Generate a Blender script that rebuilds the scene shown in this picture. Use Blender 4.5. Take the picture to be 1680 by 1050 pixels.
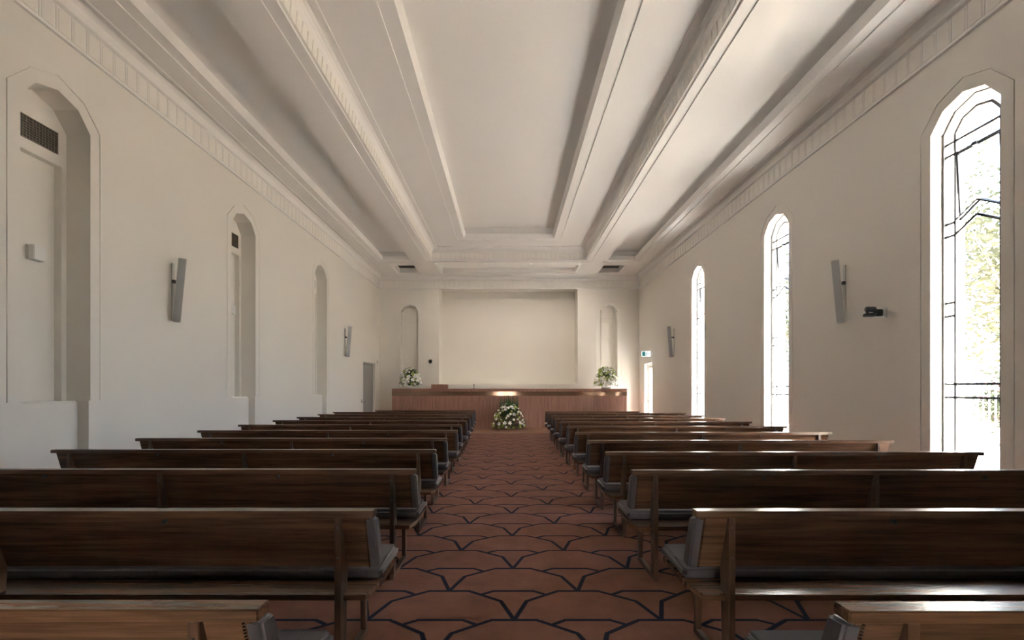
import bpy, bmesh, math, random
from mathutils import Vector, Matrix, Euler

scene = bpy.context.scene
for o in list(bpy.data.objects):
    bpy.data.objects.remove(o, do_unlink=True)
COL = scene.collection
R = math.radians
random.seed(7)

# ------------------------------------------------------------------ camera
EYE = 1.45
cd = bpy.data.cameras.new('camera')
cd.sensor_width = 36.0
cd.lens = 17.0
cd.shift_x = 0.00327
cd.shift_y = 0.0685
cd.clip_start = 0.02
cd.clip_end = 300
cam = bpy.data.objects.new('camera', cd)
cam.location = (0, 0, EYE)
cam.rotation_euler = (R(90), 0, 0)
COL.objects.link(cam)
scene.camera = cam

# ------------------------------------------------------------------ exposure, sky, sun
scene.view_settings.view_transform = 'Standard'
scene.view_settings.look = 'None'
scene.view_settings.gamma = 1.0
scene.view_settings.use_curve_mapping = False
scene.view_settings.exposure = 1.72
scene.cycles.use_denoising = True
scene.cycles.max_bounces = 14
scene.cycles.diffuse_bounces = 8
scene.cycles.glossy_bounces = 4
scene.cycles.transparent_max_bounces = 16
scene.cycles.sample_clamp_indirect = 8.0
scene.cycles.caustics_reflective = False
scene.cycles.caustics_refractive = False

SUN_DIR = Vector((-0.26, 0.86, -0.80)).normalized()      # the way the sunlight travels
world = bpy.data.worlds.new('world')
scene.world = world
world.use_nodes = True
wn, wl = world.node_tree.nodes, world.node_tree.links
wn.clear()
w_out = wn.new('ShaderNodeOutputWorld')
w_bg = wn.new('ShaderNodeBackground')
w_sky = wn.new('ShaderNodeTexSky')
w_sky.sky_type = 'NISHITA'
w_sky.sun_disc = False
w_sky.sun_elevation = R(42)
w_sky.sun_rotation = R(152)
w_sky.air_density = 1.0
w_sky.dust_density = 3.5
w_sky.ozone_density = 0.8
w_bg.inputs['Strength'].default_value = 1.0
# thin bright high cloud over the sky, pale ground far away below the horizon
w_tc = wn.new('ShaderNodeTexCoord')
w_sep = wn.new('ShaderNodeSeparateXYZ')
wl.new(w_tc.outputs['Generated'], w_sep.inputs[0])
w_mix = wn.new('ShaderNodeMix'); w_mix.data_type = 'RGBA'
w_mix.inputs['Factor'].default_value = 0.45
wl.new(w_sky.outputs['Color'], w_mix.inputs['A'])
w_mix.inputs['B'].default_value = (1.25, 1.60, 2.15, 1)
w_lt = wn.new('ShaderNodeMath'); w_lt.operation = 'LESS_THAN'
w_lt.inputs[1].default_value = 0.0
wl.new(w_sep.outputs['Z'], w_lt.inputs[0])
w_mix2 = wn.new('ShaderNodeMix'); w_mix2.data_type = 'RGBA'
wl.new(w_lt.outputs[0], w_mix2.inputs['Factor'])
wl.new(w_mix.outputs['Result'], w_mix2.inputs['A'])
w_mix2.inputs['B'].default_value = (2.6, 2.5, 2.35, 1)
wl.new(w_mix2.outputs['Result'], w_bg.inputs['Color'])
wl.new(w_bg.outputs[0], w_out.inputs['Surface'])
W_STRENGTH = 1.9
w_bg.inputs['Strength'].default_value = W_STRENGTH

sd = bpy.data.lights.new('sun', 'SUN')
sd.energy = 150.0
sd.angle = R(0.6)
sd.color = (1.0, 0.95, 0.88)
sun = bpy.data.objects.new('sun', sd)
sun.rotation_euler = SUN_DIR.to_track_quat('-Z', 'Y').to_euler()
sun.location = (30, -20, 40)
COL.objects.link(sun)

def portal(name, loc, rot, w, h):
    ld = bpy.data.lights.new(name, 'AREA')
    ld.shape = 'RECTANGLE'; ld.size = w; ld.size_y = h
    ld.cycles.is_portal = True
    o = bpy.data.objects.new(name, ld)
    o.location = loc; o.rotation_euler = rot
    COL.objects.link(o)

# ------------------------------------------------------------------ measures of the room
XL, XR = -5.18, 5.25          # side wall faces
YN, YF = -2.3, 19.45          # rear wall (behind the camera) and end wall
WIN_Y = [5.59, 9.50, 13.43]   # windows in the right wall
NICHE_Y = [5.56, 9.47, 13.36] # blind niches in the left wall
SPRING = 4.605
ZS = 6.05                     # soffit of the ceiling
ZTOP = 7.05
for wy in WIN_Y:
    portal('window_portal', (5.75, wy, 2.6), (0, R(90), 0), 4.7, 0.95)
portal('door_portal', (-0.27, YN-4.3, 1.05), (R(90), 0, 0), 1.5, 2.2)

# ------------------------------------------------------------------ mesh helpers
class MB:
    def __init__(s): s.v = []; s.f = []
    def add(s, vs, fs):
        n = len(s.v); s.v += [tuple(p) for p in vs]; s.f += [tuple(i+n for i in f) for f in fs]; return s
    def box(s, x0, x1, y0, y1, z0, z1):
        return s.add([(x0,y0,z0),(x1,y0,z0),(x1,y1,z0),(x0,y1,z0),(x0,y0,z1),(x1,y0,z1),(x1,y1,z1),(x0,y1,z1)],
                     [(0,3,2,1),(4,5,6,7),(0,1,5,4),(1,2,6,5),(2,3,7,6),(3,0,4,7)])
    def prism(s, a, b):
        """two point loops of the same length joined, ends capped"""
        n = len(a); fs = [tuple(range(n))[::-1], tuple(range(n, 2*n))]
        for i in range(n):
            j = (i+1) % n; fs.append((i, j, n+j, n+i))
        return s.add(list(a)+list(b), fs)
    def bar(s, p, q, w, d, nrm):
        """square bar from p to q; w across, d along nrm"""
        p, q, nrm = Vector(p), Vector(q), Vector(nrm).normalized()
        t = (q-p).normalized(); u = t.cross(nrm).normalized()*w/2; k = nrm*d/2
        return s.prism([p-u-k, p+u-k, p+u+k, p-u+k], [q-u-k, q+u-k, q+u+k, q-u+k])
    def tube(s, pts, r, n=8):
        pts = [Vector(p) for p in pts]
        rs = r if isinstance(r, (list, tuple)) else [r]*len(pts)
        loops = []
        for i, p in enumerate(pts):
            t = (pts[min(i+1, len(pts)-1)] - pts[max(i-1, 0)]).normalized()
            a = t.orthogonal().normalized() if i == 0 else (pa - t*pa.dot(t)).normalized()
            pa = a; b = t.cross(a)
            loops.append([p + (a*math.cos(2*math.pi*k/n) + b*math.sin(2*math.pi*k/n))*rs[i] for k in range(n)])
        base = len(s.v)
        for l in loops: s.v += [tuple(x) for x in l]
        for i in range(len(loops)-1):
            for k in range(n):
                m = (k+1) % n
                s.f.append((base+i*n+k, base+i*n+m, base+(i+1)*n+m, base+(i+1)*n+k))
        s.f.append(tuple(base+k for k in range(n))[::-1])
        s.f.append(tuple(base+(len(loops)-1)*n+k for k in range(n)))
        return s
    def lathe(s, prof, c=(0,0,0), n=16):
        """prof: (radius, z) from bottom to top"""
        base = len(s.v)
        for r_, z in prof:
            for k in range(n):
                a = 2*math.pi*k/n
                s.v.append((c[0]+r_*math.cos(a), c[1]+r_*math.sin(a), c[2]+z))
        for i in range(len(prof)-1):
            for k in range(n):
                m = (k+1) % n
                s.f.append((base+i*n+k, base+i*n+m, base+(i+1)*n+m, base+(i+1)*n+k))
        s.f.append(tuple(base+k for k in range(n))[::-1])
        s.f.append(tuple(base+(len(prof)-1)*n+k for k in range(n)))
        return s
    def loft(s, loops, cap=False):
        """loops of equal length joined in order (open ended)"""
        base = len(s.v); n = len(loops[0])
        for l in loops: s.v += [tuple(p) for p in l]
        for i in range(len(loops)-1):
            for k in range(n):
                m = (k+1) % n
                s.f.append((base+i*n+k, base+i*n+m, base+(i+1)*n+m, base+(i+1)*n+k))
        if cap: s.f.append(tuple(base+(len(loops)-1)*n+k for k in range(n)))
        return s
    def mesh(s, name, mat, bevel=0, seg=2, smooth=False):
        me = bpy.data.meshes.new(name)
        me.from_pydata(s.v, [], s.f)
        bm = bmesh.new(); bm.from_mesh(me)
        bmesh.ops.recalc_face_normals(bm, faces=bm.faces)
        if bevel:
            ed = [e for e in bm.edges if len(e.link_faces) == 2 and e.calc_face_angle(0) > 0.5]
            bmesh.ops.bevel(bm, geom=ed, offset=bevel, segments=seg, affect='EDGES', clamp_overlap=True)
        if smooth:
            for f in bm.faces: f.smooth = True
        bm.to_mesh(me); bm.free()
        for m in (mat if isinstance(mat, (list, tuple)) else [mat]): me.materials.append(m)
        return me
    def build(s, name, mat, parent=None, bevel=0, seg=2, smooth=False):
        return link(name, s.mesh(name, mat, bevel, seg, smooth), parent)

def link(name, data, parent=None):
    o = bpy.data.objects.new(name, data); COL.objects.link(o)
    if parent is not None: o.parent = parent
    return o
def tag(o, label=None, cat=None, group=None, kind=None):
    if label: o['label'] = label
    if cat: o['category'] = cat
    if group: o['group'] = group
    if kind: o['kind'] = kind
    return o
def empty(name, loc=(0,0,0), rz=0, **k):
    o = link(name, None); o.location = loc; o.rotation_euler = (0,0,rz); o.empty_display_size = .1
    tag(o, **k); return o
KIDS = {}
def copy_tree(o, parent=None):
    c = o.copy(); COL.objects.link(c)
    if parent is not None: c.parent = parent
    for ch in [x for x in bpy.data.objects if x.parent == o]:
        copy_tree(ch, c)
    return c

# ------------------------------------------------------------------ materials
def mat(name, col, rough=.6, metal=0, noise=None, bump=0, bscale=60, spec=.5, coat=0, emis=None, estr=0):
    m = bpy.data.materials.new(name); m.use_nodes = True
    nt = m.node_tree; b = nt.nodes['Principled BSDF']
    b.inputs['Base Color'].default_value = (*col, 1)
    b.inputs['Roughness'].default_value = rough
    b.inputs['Metallic'].default_value = metal
    b.inputs['Specular IOR Level'].default_value = spec
    b.inputs['Coat Weight'].default_value = coat
    if emis:
        b.inputs['Emission Color'].default_value = (*emis, 1); b.inputs['Emission Strength'].default_value = estr
    tc = nt.nodes.new('ShaderNodeTexCoord')
    if noise:
        sc_, amt = noise
        n = nt.nodes.new('ShaderNodeTexNoise'); n.inputs['Scale'].default_value = sc_; n.inputs['Detail'].default_value = 4
        nt.links.new(tc.outputs['Object'], n.inputs['Vector'])
        mx = nt.nodes.new('ShaderNodeMix'); mx.data_type = 'RGBA'
        mx.inputs['A'].default_value = tuple(max(0, c*(1-amt)) for c in col)+(1,)
        mx.inputs['B'].default_value = tuple(min(1, c*(1+amt)) for c in col)+(1,)
        nt.links.new(n.outputs['Fac'], mx.inputs['Factor'])
        nt.links.new(mx.outputs['Result'], b.inputs['Base Color'])
    if bump:
        n2 = nt.nodes.new('ShaderNodeTexNoise'); n2.inputs['Scale'].default_value = bscale; n2.inputs['Detail'].default_value = 3
        nt.links.new(tc.outputs['Object'], n2.inputs['Vector'])
        bp = nt.nodes.new('ShaderNodeBump'); bp.inputs['Strength'].default_value = bump; bp.inputs['Distance'].default_value = .01
        nt.links.new(n2.outputs['Fac'], bp.inputs['Height']); nt.links.new(bp.outputs[0], b.inputs['Normal'])
    return m

def wood(name, dark, light, axis='X', rough=.35, scale=1.0, planks=0):
    m = bpy.data.materials.new(name); m.use_nodes = True
    nt = m.node_tree; b = nt.nodes['Principled BSDF']; b.inputs['Roughness'].default_value = rough
    tc = nt.nodes.new('ShaderNodeTexCoord'); mp = nt.nodes.new('ShaderNodeMapping')
    s = {'X': (1.2, 26, 26), 'Y': (26, 1.2, 26), 'Z': (26, 26, 1.2)}[axis]
    mp.inputs['Scale'].default_value = tuple(k*scale for k in s)
    nt.links.new(tc.outputs['Object'], mp.inputs['Vector'])
    oi = nt.nodes.new('ShaderNodeObjectInfo')
    ml = nt.nodes.new('ShaderNodeMath'); ml.operation = 'MULTIPLY'; ml.inputs[1].default_value = 37
    nt.links.new(oi.outputs['Random'], ml.inputs[0])
    cb = nt.nodes.new('ShaderNodeCombineXYZ')
    for i in range(3): nt.links.new(ml.outputs[0], cb.inputs[i])
    nt.links.new(cb.outputs[0], mp.inputs['Location'])
    n = nt.nodes.new('ShaderNodeTexNoise'); n.inputs['Scale'].default_value = 1.0
    n.inputs['Detail'].default_value = 6; n.inputs['Distortion'].default_value = .6
    nt.links.new(mp.outputs[0], n.inputs['Vector'])
    n3 = nt.nodes.new('ShaderNodeTexNoise'); n3.inputs['Scale'].default_value = 6.0; n3.inputs['Detail'].default_value = 2
    nt.links.new(mp.outputs[0], n3.inputs['Vector'])
    ad = nt.nodes.new('ShaderNodeMath'); ad.operation = 'MULTIPLY_ADD'; ad.inputs[1].default_value = .35
    nt.links.new(n3.outputs['Fac'], ad.inputs[0]); nt.links.new(n.outputs['Fac'], ad.inputs[2])
    cr = nt.nodes.new('ShaderNodeValToRGB')
    cr.color_ramp.elements[0].position = .42; cr.color_ramp.elements[0].color = (*dark, 1)
    cr.color_ramp.elements[1].position = .86; cr.color_ramp.elements[1].color = (*light, 1)
    nt.links.new(ad.outputs[0], cr.inputs['Fac'])
    nt.links.new(cr.outputs[0], b.inputs['Base Color'])
    bp = nt.nodes.new('ShaderNodeBump'); bp.inputs['Strength'].default_value = .08; bp.inputs['Distance'].default_value = .004
    nt.links.new(ad.outputs[0], bp.inputs['Height']); nt.links.new(bp.outputs[0], b.inputs['Normal'])
    return m

M = {}
M['wall'] = mat('wall_paint', (.80, .775, .725), .55, noise=(.6, .025), bump=.05, bscale=90)
M['trimp'] = mat('plaster_paint', (.84, .82, .78), .6, noise=(1.2, .015))
M['ceil'] = mat('ceiling_paint', (.85, .84, .825), .7, noise=(.5, .02))
M['white'] = mat('white_plastic', (.80, .80, .79), .4)
M['offwhite'] = mat('offwhite_metal', (.70, .69, .67), .4)
M['frame'] = mat('window_frame_paint', (.10, .10, .10), .6)
M['lead'] = mat('grey_glazing_bar', (.035, .036, .04), .6)
M['sash'] = mat('dark_steel_sash', (.012, .016, .025), .5)
M['grille'] = mat('speaker_grille_grey', (.43, .435, .44), .5, metal=.2, bump=.3, bscale=400)
M['cabinet'] = mat('speaker_cabinet', (.62, .61, .58), .45)
M['vent'] = mat('vent_dark', (.045, .038, .03), .6)
M['ventbar'] = mat('vent_mesh_grey', (.25, .22, .18), .5, metal=.2)
M['black'] = mat('black_plastic', (.010, .011, .015), .6)
M['slot'] = mat('slot_depth_shade', (.05, .045, .04), .8)  # shade of a deep slot, put into the colour
M['wood'] = wood('dark_timber', (.050, .026, .016), (.162, .084, .047), 'X', .25)
M['woodz'] = wood('dark_timber_upright', (.034, .016, .010), (.115, .056, .032), 'Z', .34)
M['woody'] = wood('dark_timber_runner', (.034, .016, .010), (.115, .056, .032), 'Y', .34)
M['slatwood'] = wood('reddish_timber_slat', (.19, .088, .064), (.40, .215, .155), 'Z', .42)
M['deckwood'] = wood('brown_timber_floor', (.10, .045, .028), (.22, .11, .07), 'X', .35)
M['leather'] = mat('grey_leather', (.078, .069, .075), .36, noise=(14, .12), bump=.12, bscale=140)
M['nail'] = mat('dark_nail_head', (.10, .09, .09), .25, metal=.9)
M['bolt'] = mat('steel_bolt', (.12, .11, .11), .3, metal=.9)
M['rear'] = mat('rear_wall_brown', (.16, .11, .08), .6, noise=(2, .1))
M['brass'] = mat('polished_brass', (.27, .17, .11), .07, metal=.6)
M['pave'] = mat('pale_paving', (.72, .70, .665), .8, noise=(2, .06))
M['render'] = mat('white_render', (.75, .73, .70), .8)
M['extwall'] = mat('exterior_render', (.78, .76, .72), .8)
M['steel'] = mat('grey_steel', (.016, .018, .022), .6)
M['bark'] = mat('bark', (.10, .08, .06), .9, noise=(8, .3))
M['leafA'] = mat('leaf_green', (.016, .025, .012), .7, noise=(3, .35))
M['leafB'] = mat('leaf_yellow_green', (.032, .037, .018), .7, noise=(3, .3))
M['leafD'] = mat('leaf_dark', (.020, .045, .014), .45, noise=(6, .3))
M['leafM'] = mat('leaf_mid', (.06, .13, .03), .45, noise=(6, .3))
M['petal'] = mat('petal_white', (.86, .86, .80), .5)
M['rose'] = mat('rose_cream', (.80, .79, .68), .55)
M['mum'] = mat('flower_lime', (.38, .47, .12), .6)
M['pink'] = mat('petal_pink', (.14, .05, .06), .6)
M['stamen'] = mat('stamen', (.35, .16, .03), .6)
M['greydoor'] = mat('grey_door_paint', (.30, .295, .285), .45)
M['green'] = mat('sign_green', (.02, .16, .15), .4, emis=(.03, .25, .24), estr=.15)
M['signwhite'] = mat('sign_white', (.8, .85, .85), .4, emis=(.85, .95, 1.0), estr=.35)

def glass_mat():
    m = bpy.data.materials.new('clear_window_glass'); m.use_nodes = True
    nt = m.node_tree; nt.nodes.clear()
    out = nt.nodes.new('ShaderNodeOutputMaterial'); tr = nt.nodes.new('ShaderNodeBsdfTransparent')
    tr.inputs['Color'].default_value = (.95, .96, .96, 1)
    gl = nt.nodes.new('ShaderNodeBsdfGlossy'); gl.inputs['Roughness'].default_value = .02
    fr = nt.nodes.new('ShaderNodeFresnel'); fr.inputs['IOR'].default_value = 1.12
    mx = nt.nodes.new('ShaderNodeMixShader')
    ge = nt.nodes.new('ShaderNodeNewGeometry')                       # only the face the light enters by reflects
    iv = nt.nodes.new('ShaderNodeMath'); iv.operation = 'SUBTRACT'; iv.inputs[0].default_value = 1.0
    nt.links.new(ge.outputs['Backfacing'], iv.inputs[1])
    mu = nt.nodes.new('ShaderNodeMath'); mu.operation = 'MULTIPLY'
    nt.links.new(fr.outputs[0], mu.inputs[0]); nt.links.new(iv.outputs[0], mu.inputs[1])
    nt.links.new(mu.outputs[0], mx.inputs[0]); nt.links.new(tr.outputs[0], mx.inputs[1]); nt.links.new(gl.outputs[0], mx.inputs[2])
    nt.links.new(mx.outputs[0], out.inputs['Surface'])
    return m
M['glass'] = glass_mat()

def carpet_mat():
    m = bpy.data.materials.new('scallop_carpet'); m.use_nodes = True
    nt = m.node_tree; b = nt.nodes['Principled BSDF']; b.inputs['Roughness'].default_value = .95
    b.inputs['Specular IOR Level'].default_value = .15
    b.inputs['Sheen Weight'].default_value = 0
    def node(op, *a):
        n = nt.nodes.new('ShaderNodeMath'); n.operation = op
        for i, v in enumerate(a):
            if isinstance(v, (int, float)): n.inputs[i].default_value = v
            else: nt.links.new(v, n.inputs[i])
        return n.outputs[0]
    tc = nt.nodes.new('ShaderNodeTexCoord'); sp = nt.nodes.new('ShaderNodeSeparateXYZ')
    nt.links.new(tc.outputs['Object'], sp.inputs[0])
    RR, HH = .464, .4413
    X = node('SUBTRACT', sp.outputs['X'], .035 + RR)
    Y = node('SUBTRACT', sp.outputs['Y'], 3.05)
    k = node('FLOOR', node('DIVIDE', Y, HH))
    yl = node('SUBTRACT', Y, node('MULTIPLY', k, HH))             # 0..HH inside the row
    par = node('FLOORED_MODULO', k, 2.0)
    xs = node('ADD', X, node('MULTIPLY', par, RR))
    xm = node('FLOORED_MODULO', node('ADD', xs, RR), 2*RR)         # 0..2R
    t = node('ABSOLUTE', node('SUBTRACT', xm, RR))                 # 0 at the scallop's middle, R at the V
    s = node('SUBTRACT', RR, t)
    def seg(u, v, p, q):
        # distance from (u,v) to the segment p-q
        dx, dy = q[0]-p[0], q[1]-p[1]; L2 = dx*dx+dy*dy
        a = node('SUBTRACT', u, p[0]); c = node('SUBTRACT', v, p[1])
        tt = node('DIVIDE', node('ADD', node('MULTIPLY', a, dx), node('MULTIPLY', c, dy)), L2)
        tt = node('MINIMUM', node('MAXIMUM', tt, 0.0), 1.0)
        ex = node('SUBTRACT', a, node('MULTIPLY', tt, dx)); ey = node('SUBTRACT', c, node('MULTIPLY', tt, dy))
        return node('SQRT', node('ADD', node('MULTIPLY', ex, ex), node('MULTIPLY', ey, ey)))
    P0, P1, P2 = (.309*RR, HH), (.809*RR, .618*HH), (RR, 0.0)
    d = node('MINIMUM', seg(t, yl, (0, HH), P0), seg(t, yl, P0, P1))
    d = node('MINIMUM', d, seg(t, yl, P1, P2))
    d = node('MINIMUM', d, seg(s, yl, (0, HH), P0))
    d = node('MINIMUM', d, seg(s, yl, P0, (.5*RR, .854*HH)))
    # the flats of the row in front lie on this row's lower edge
    d = node('MINIMUM', d, seg(t, yl, (0, 0), (.309*RR, 0)))
    d = node('MINIMUM', d, seg(s, yl, (0, 0), (.309*RR, 0)))
    mr = nt.nodes.new('ShaderNodeMapRange'); mr.inputs['From Min'].default_value = .0125; mr.inputs['From Max'].default_value = .0175
    mr.inputs['To Min'].default_value = 1; mr.inputs['To Max'].default_value = 0
    nt.links.new(d, mr.inputs['Value'])
    n = nt.nodes.new('ShaderNodeTexNoise'); n.inputs['Scale'].default_value = 3.5; n.inputs['Detail'].default_value = 5
    n.inputs['Roughness'].default_value = .65
    nt.links.new(tc.outputs['Object'], n.inputs['Vector'])
    cr = nt.nodes.new('ShaderNodeValToRGB')
    cr.color_ramp.elements[0].position = .3; cr.color_ramp.elements[0].color = (.150, .068, .046, 1)
    cr.color_ramp.elements[1].position = .7; cr.color_ramp.elements[1].color = (.215, .100, .068, 1)
    nt.links.new(n.outputs['Fac'], cr.inputs['Fac'])
    mx = nt.nodes.new('ShaderNodeMix'); mx.data_type = 'RGBA'
    nt.links.new(mr.outputs[0], mx.inputs['Factor']); nt.links.new(cr.outputs[0], mx.inputs['A'])
    mx.inputs['B'].default_value = (.010, .012, .026, 1)
    nt.links.new(mx.outputs['Result'], b.inputs['Base Color'])
    f = nt.nodes.new('ShaderNodeTexNoise'); f.inputs['Scale'].default_value = 450; f.inputs['Detail'].default_value = 2
    nt.links.new(tc.outputs['Object'], f.inputs['Vector'])
    bp = nt.nodes.new('ShaderNodeBump'); bp.inputs['Strength'].default_value = .35; bp.inputs['Distance'].default_value = .004
    nt.links.new(f.outputs['Fac'], bp.inputs['Height']); nt.links.new(bp.outputs[0], b.inputs['Normal'])
    return m
M['carpet'] = carpet_mat()

# ------------------------------------------------------------------ floor
tag(MB().box(XL-.6, XR+.43, YN-.4, YF+.9, -.12, 0).build('floor', M['carpet']), kind='structure')
dk = MB()
dk.box(XL+.002, XR-.002, 16.2, YF-.002, 0.0005, .012)
tag(dk.build('trim_1', M['deckwood']), kind='structure')

# ------------------------------------------------------------------ walls
def arch(hw, spring, mid, apex):
    return [(-hw, spring), (-mid[0], spring+mid[1]), (0, spring+apex), (mid[0], spring+mid[1]), (hw, spring)]
def wall_panels(mb, fn, u0, u1, z0, z1, openings, d0, d1):
    def pr(poly):
        mb.prism([fn(u, z, d0) for u, z in poly], [fn(u, z, d1) for u, z in poly])
    cur = u0
    for c, sill, pts in sorted(openings, key=lambda o: o[0]):
        a, b_ = c+pts[0][0], c+pts[-1][0]
        pr([(cur, z0), (a, z0), (a, z1), (cur, z1)])
        if sill > z0 + 1e-4: pr([(a, z0), (b_, z0), (b_, sill), (a, sill)])
        for (p, zp), (q, zq) in zip(pts[:-1], pts[1:]):
            if z1 - min(zp, zq) > 1e-4:
                pr([(c+p, zp), (c+q, zq), (c+q, z1), (c+p, z1)])
        cur = b_
    pr([(cur, z0), (u1, z0), (u1, z1), (cur, z1)])
def ring(mb, fn, c, sill, inner, outer, d0, d1):
    """flat surround between two outlines, open at the sill"""
    I = [(inner[0][0], sill)] + inner + [(inner[-1][0], sill)]
    O = [(outer[0][0], sill)] + outer + [(outer[-1][0], sill)]
    for i in range(len(I)-1):
        poly = [I[i], I[i+1], O[i+1], O[i]]
        mb.prism([fn(c+u, z, d0) for u, z in poly], [fn(c+u, z, d1) for u, z in poly])

A_OPEN = arch(.43, SPRING, (.26, .215), .295)
A_GIN = arch(.562, 4.678, (.328, .260), .377)
A_GOUT = arch(.576, 4.684, (.336, .268), .387)
SKIN = .014

# right wall, three tall windows and a door
fnR = lambda u, z, d: (XR+d, u, z)
SILL_R = .30
doorR = (18.2, 0, [(-.5, 2.46), (.5, 2.46)])
mb = MB()
wall_panels(mb, fnR, YN-.4, YF+.9, SILL_R, ZTOP, [(y, SILL_R, A_GOUT) for y in WIN_Y] + [(18.2, SILL_R, doorR[2])], 0, SKIN)
wall_panels(mb, fnR, YN-.4, YF+.9, 0, SILL_R, [(18.2, 0, [(-.5, SILL_R), (.5, SILL_R)])], 0, SKIN)
for y in WIN_Y: ring(mb, fnR, y, SILL_R, A_OPEN, A_GIN, 0, SKIN)
wall_panels(mb, fnR, YN-.4, YF+.9, 0, ZTOP, [(y, SILL_R, A_OPEN) for y in WIN_Y] + [doorR], SKIN, .43)
tag(mb.build('wall_right', M['wall']), kind='structure')

# left wall, three blind niches and a door recess
fnL = lambda u, z, d: (XL-d, u, z)
DADO = 1.32
doorL = (17.97, 0, [(-.76, 2.475), (.76, 2.475)])
low = [(-.405, DADO), (.405, DADO)]
mb = MB()
wall_panels(mb, fnL, YN-.4, YF+.9, DADO, ZTOP, [(y, DADO, A_GOUT) for y in NICHE_Y] + [(17.97, DADO, doorL[2])], 0, SKIN)
wall_panels(mb, fnL, YN-.4, YF+.9, 0, DADO, [(y, 0, low) for y in NICHE_Y] + [(17.97, 0, [(-.76, DADO), (.76, DADO)])], 0, SKIN)
for y in NICHE_Y: ring(mb, fnL, y, DADO, A_OPEN, A_GIN, 0, SKIN)
wall_panels(mb, fnL, YN-.4, YF+.9, DADO, ZTOP, [(y, DADO, A_OPEN) for y in NICHE_Y] + [(17.97, DADO, doorL[2])], SKIN, .39)
wall_panels(mb, fnL, YN-.4, YF+.9, 0, DADO, [(y, 0, low) for y in NICHE_Y] + [(17.97, 0, [(-.76, DADO), (.76, DADO)])], SKIN, .39)
mb.box(XL-.6, XL-.39, YN-.4, YF+.9, 0, ZTOP)
for y in NICHE_Y:                                           # infill of the niches
    mb.box(XL-.39, XL-.30, y-.43, y-.365, DADO, 4.18)
    mb.box(XL-.39, XL-.30, y+.365, y+.43, DADO, 4.18)
    poly = [(-.43, 4.18), (.43, 4.18)] + A_OPEN[::-1]
    mb.prism([fnL(y+u, z, .30) for u, z in poly], [fnL(y+u, z, .39) for u, z in poly])
wl_ = mb.build('wall_left', M['wall']); tag(wl_, kind='structure')
for y in NICHE_Y:                                           # lower block, rounded arris, stands just behind the wall face
    b_ = MB().box(XL-.39, XL-.12, y-.404, y+.404, 0, DADO).build('niche_block', M['wall'], wl_, bevel=.02, seg=3)

# end wall: wide recess and two blind niches
fnB = lambda u, z, d: (u, YF+d, z)
A_B = arch(.36, 4.62, (.22, .185), .26)
A_BGI = arch(.515, 4.68, (.30, .25), .36)
A_BGO = arch(.527, 4.688, (.308, .258), .372)
RC = (-.01, 1.70, [(-2.79, 5.575), (2.79, 5.575)])
mb = MB()
NB = [-3.98, 4.02]
nb_sill = 1.70
wall_panels(mb, fnB, XL-.3, XR+.3, 1.70, ZTOP, [(x, 1.70, A_BGO) for x in NB] + [(RC[0], 1.70, RC[2])], 0, SKIN)
for x in NB: ring(mb, fnB, x, 1.70, A_B, A_BGI, 0, SKIN)
wall_panels(mb, fnB, XL-.3, XR+.3, 1.58, 1.70, [], -.012, SKIN)
wall_panels(mb, fnB, XL-.3, XR+.3, 0, 1.58, [], 0, SKIN)
wall_panels(mb, fnB, XL-.3, XR+.3, 0, ZTOP, [(x, 1.70, A_B) for x in NB] + [(RC[0], 1.70, RC[2])], SKIN, .28)
wall_panels(mb, fnB, XL-.3, XR+.3, 0, ZTOP, [(RC[0], 1.70, RC[2])], .28, .88)
mb.box(XL-.3, XR+.3, YF+.88, YF+1.1, 0, ZTOP)
# shallow panel on the recess face with stepped edges
mb.box(-2.50, 2.44, YF+.865, YF+.885, 1.95, 5.35)
mb.box(-2.33, 2.27, YF+.850, YF+.870, 2.05, 5.18)
for x in NB:                                                # ghost of the window tracery in the blind niches
    def tb(p, q): mb.bar((x+p[0], YF+.27, p[1]), (x+q[0], YF+.27, q[1]), .04, .04, (0,1,0))
    for z in (4.22, 4.36): tb((-.36, z), (.36, z))
    for z in (3.30, 3.45):
        tb((-.36, z), (0, z+.16)); tb((0, z+.16), (.36, z))
    tb((-.24, 1.7), (-.24, 4.7)); tb((.24, 1.7), (.24, 4.7))
tag(mb.build('wall_end', M['wall']), kind='structure')

# rear wall behind the camera, glazed double door; unseen porch added to block sun and dim it
doorB = (-.27, 0, [(-1.0, 2.4), (1.0, 2.4)])
mb = MB()
wall_panels(mb, lambda u, z, d: (u, YN-d, z), XL-.6, XR+.43, 0, ZTOP, [doorB], 0, .4)
tag(mb.build('wall_rear', M['rear']), kind='structure')
mb = MB().box(-3.2, 2.7, YN-4.2, YN-.41, 2.75, 2.95).box(-3.2, -3.0, YN-4.2, YN-.41, -.05, 2.75).box(2.5, 2.7, YN-4.2, YN-.41, -.05, 2.75)
mb.box(-3.0, -1.0, YN-4.2, YN-4.0, -.05, 2.75).box(.45, 2.5, YN-4.2, YN-4.0, -.05, 2.75).box(-1.0, .45, YN-4.2, YN-4.0, 2.1, 2.75)
tag(mb.build('sun_blocking_porch', M['render']), kind='structure')

# ------------------------------------------------------------------ ceiling
def rectz(x, yf, z, yn=-1.2, xc=0.0, dn=0.0):
    return [(xc-x, yn+dn, z), (xc+x, yn+dn, z), (xc+x, yf, z), (xc-x, yf, z)]
def lo(x0, x1, y0, y1, z):
    return [(x0, y0, z), (x1, y0, z), (x1, y1, z), (x0, y1, z)]
mb = MB()
CX = .015
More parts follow.
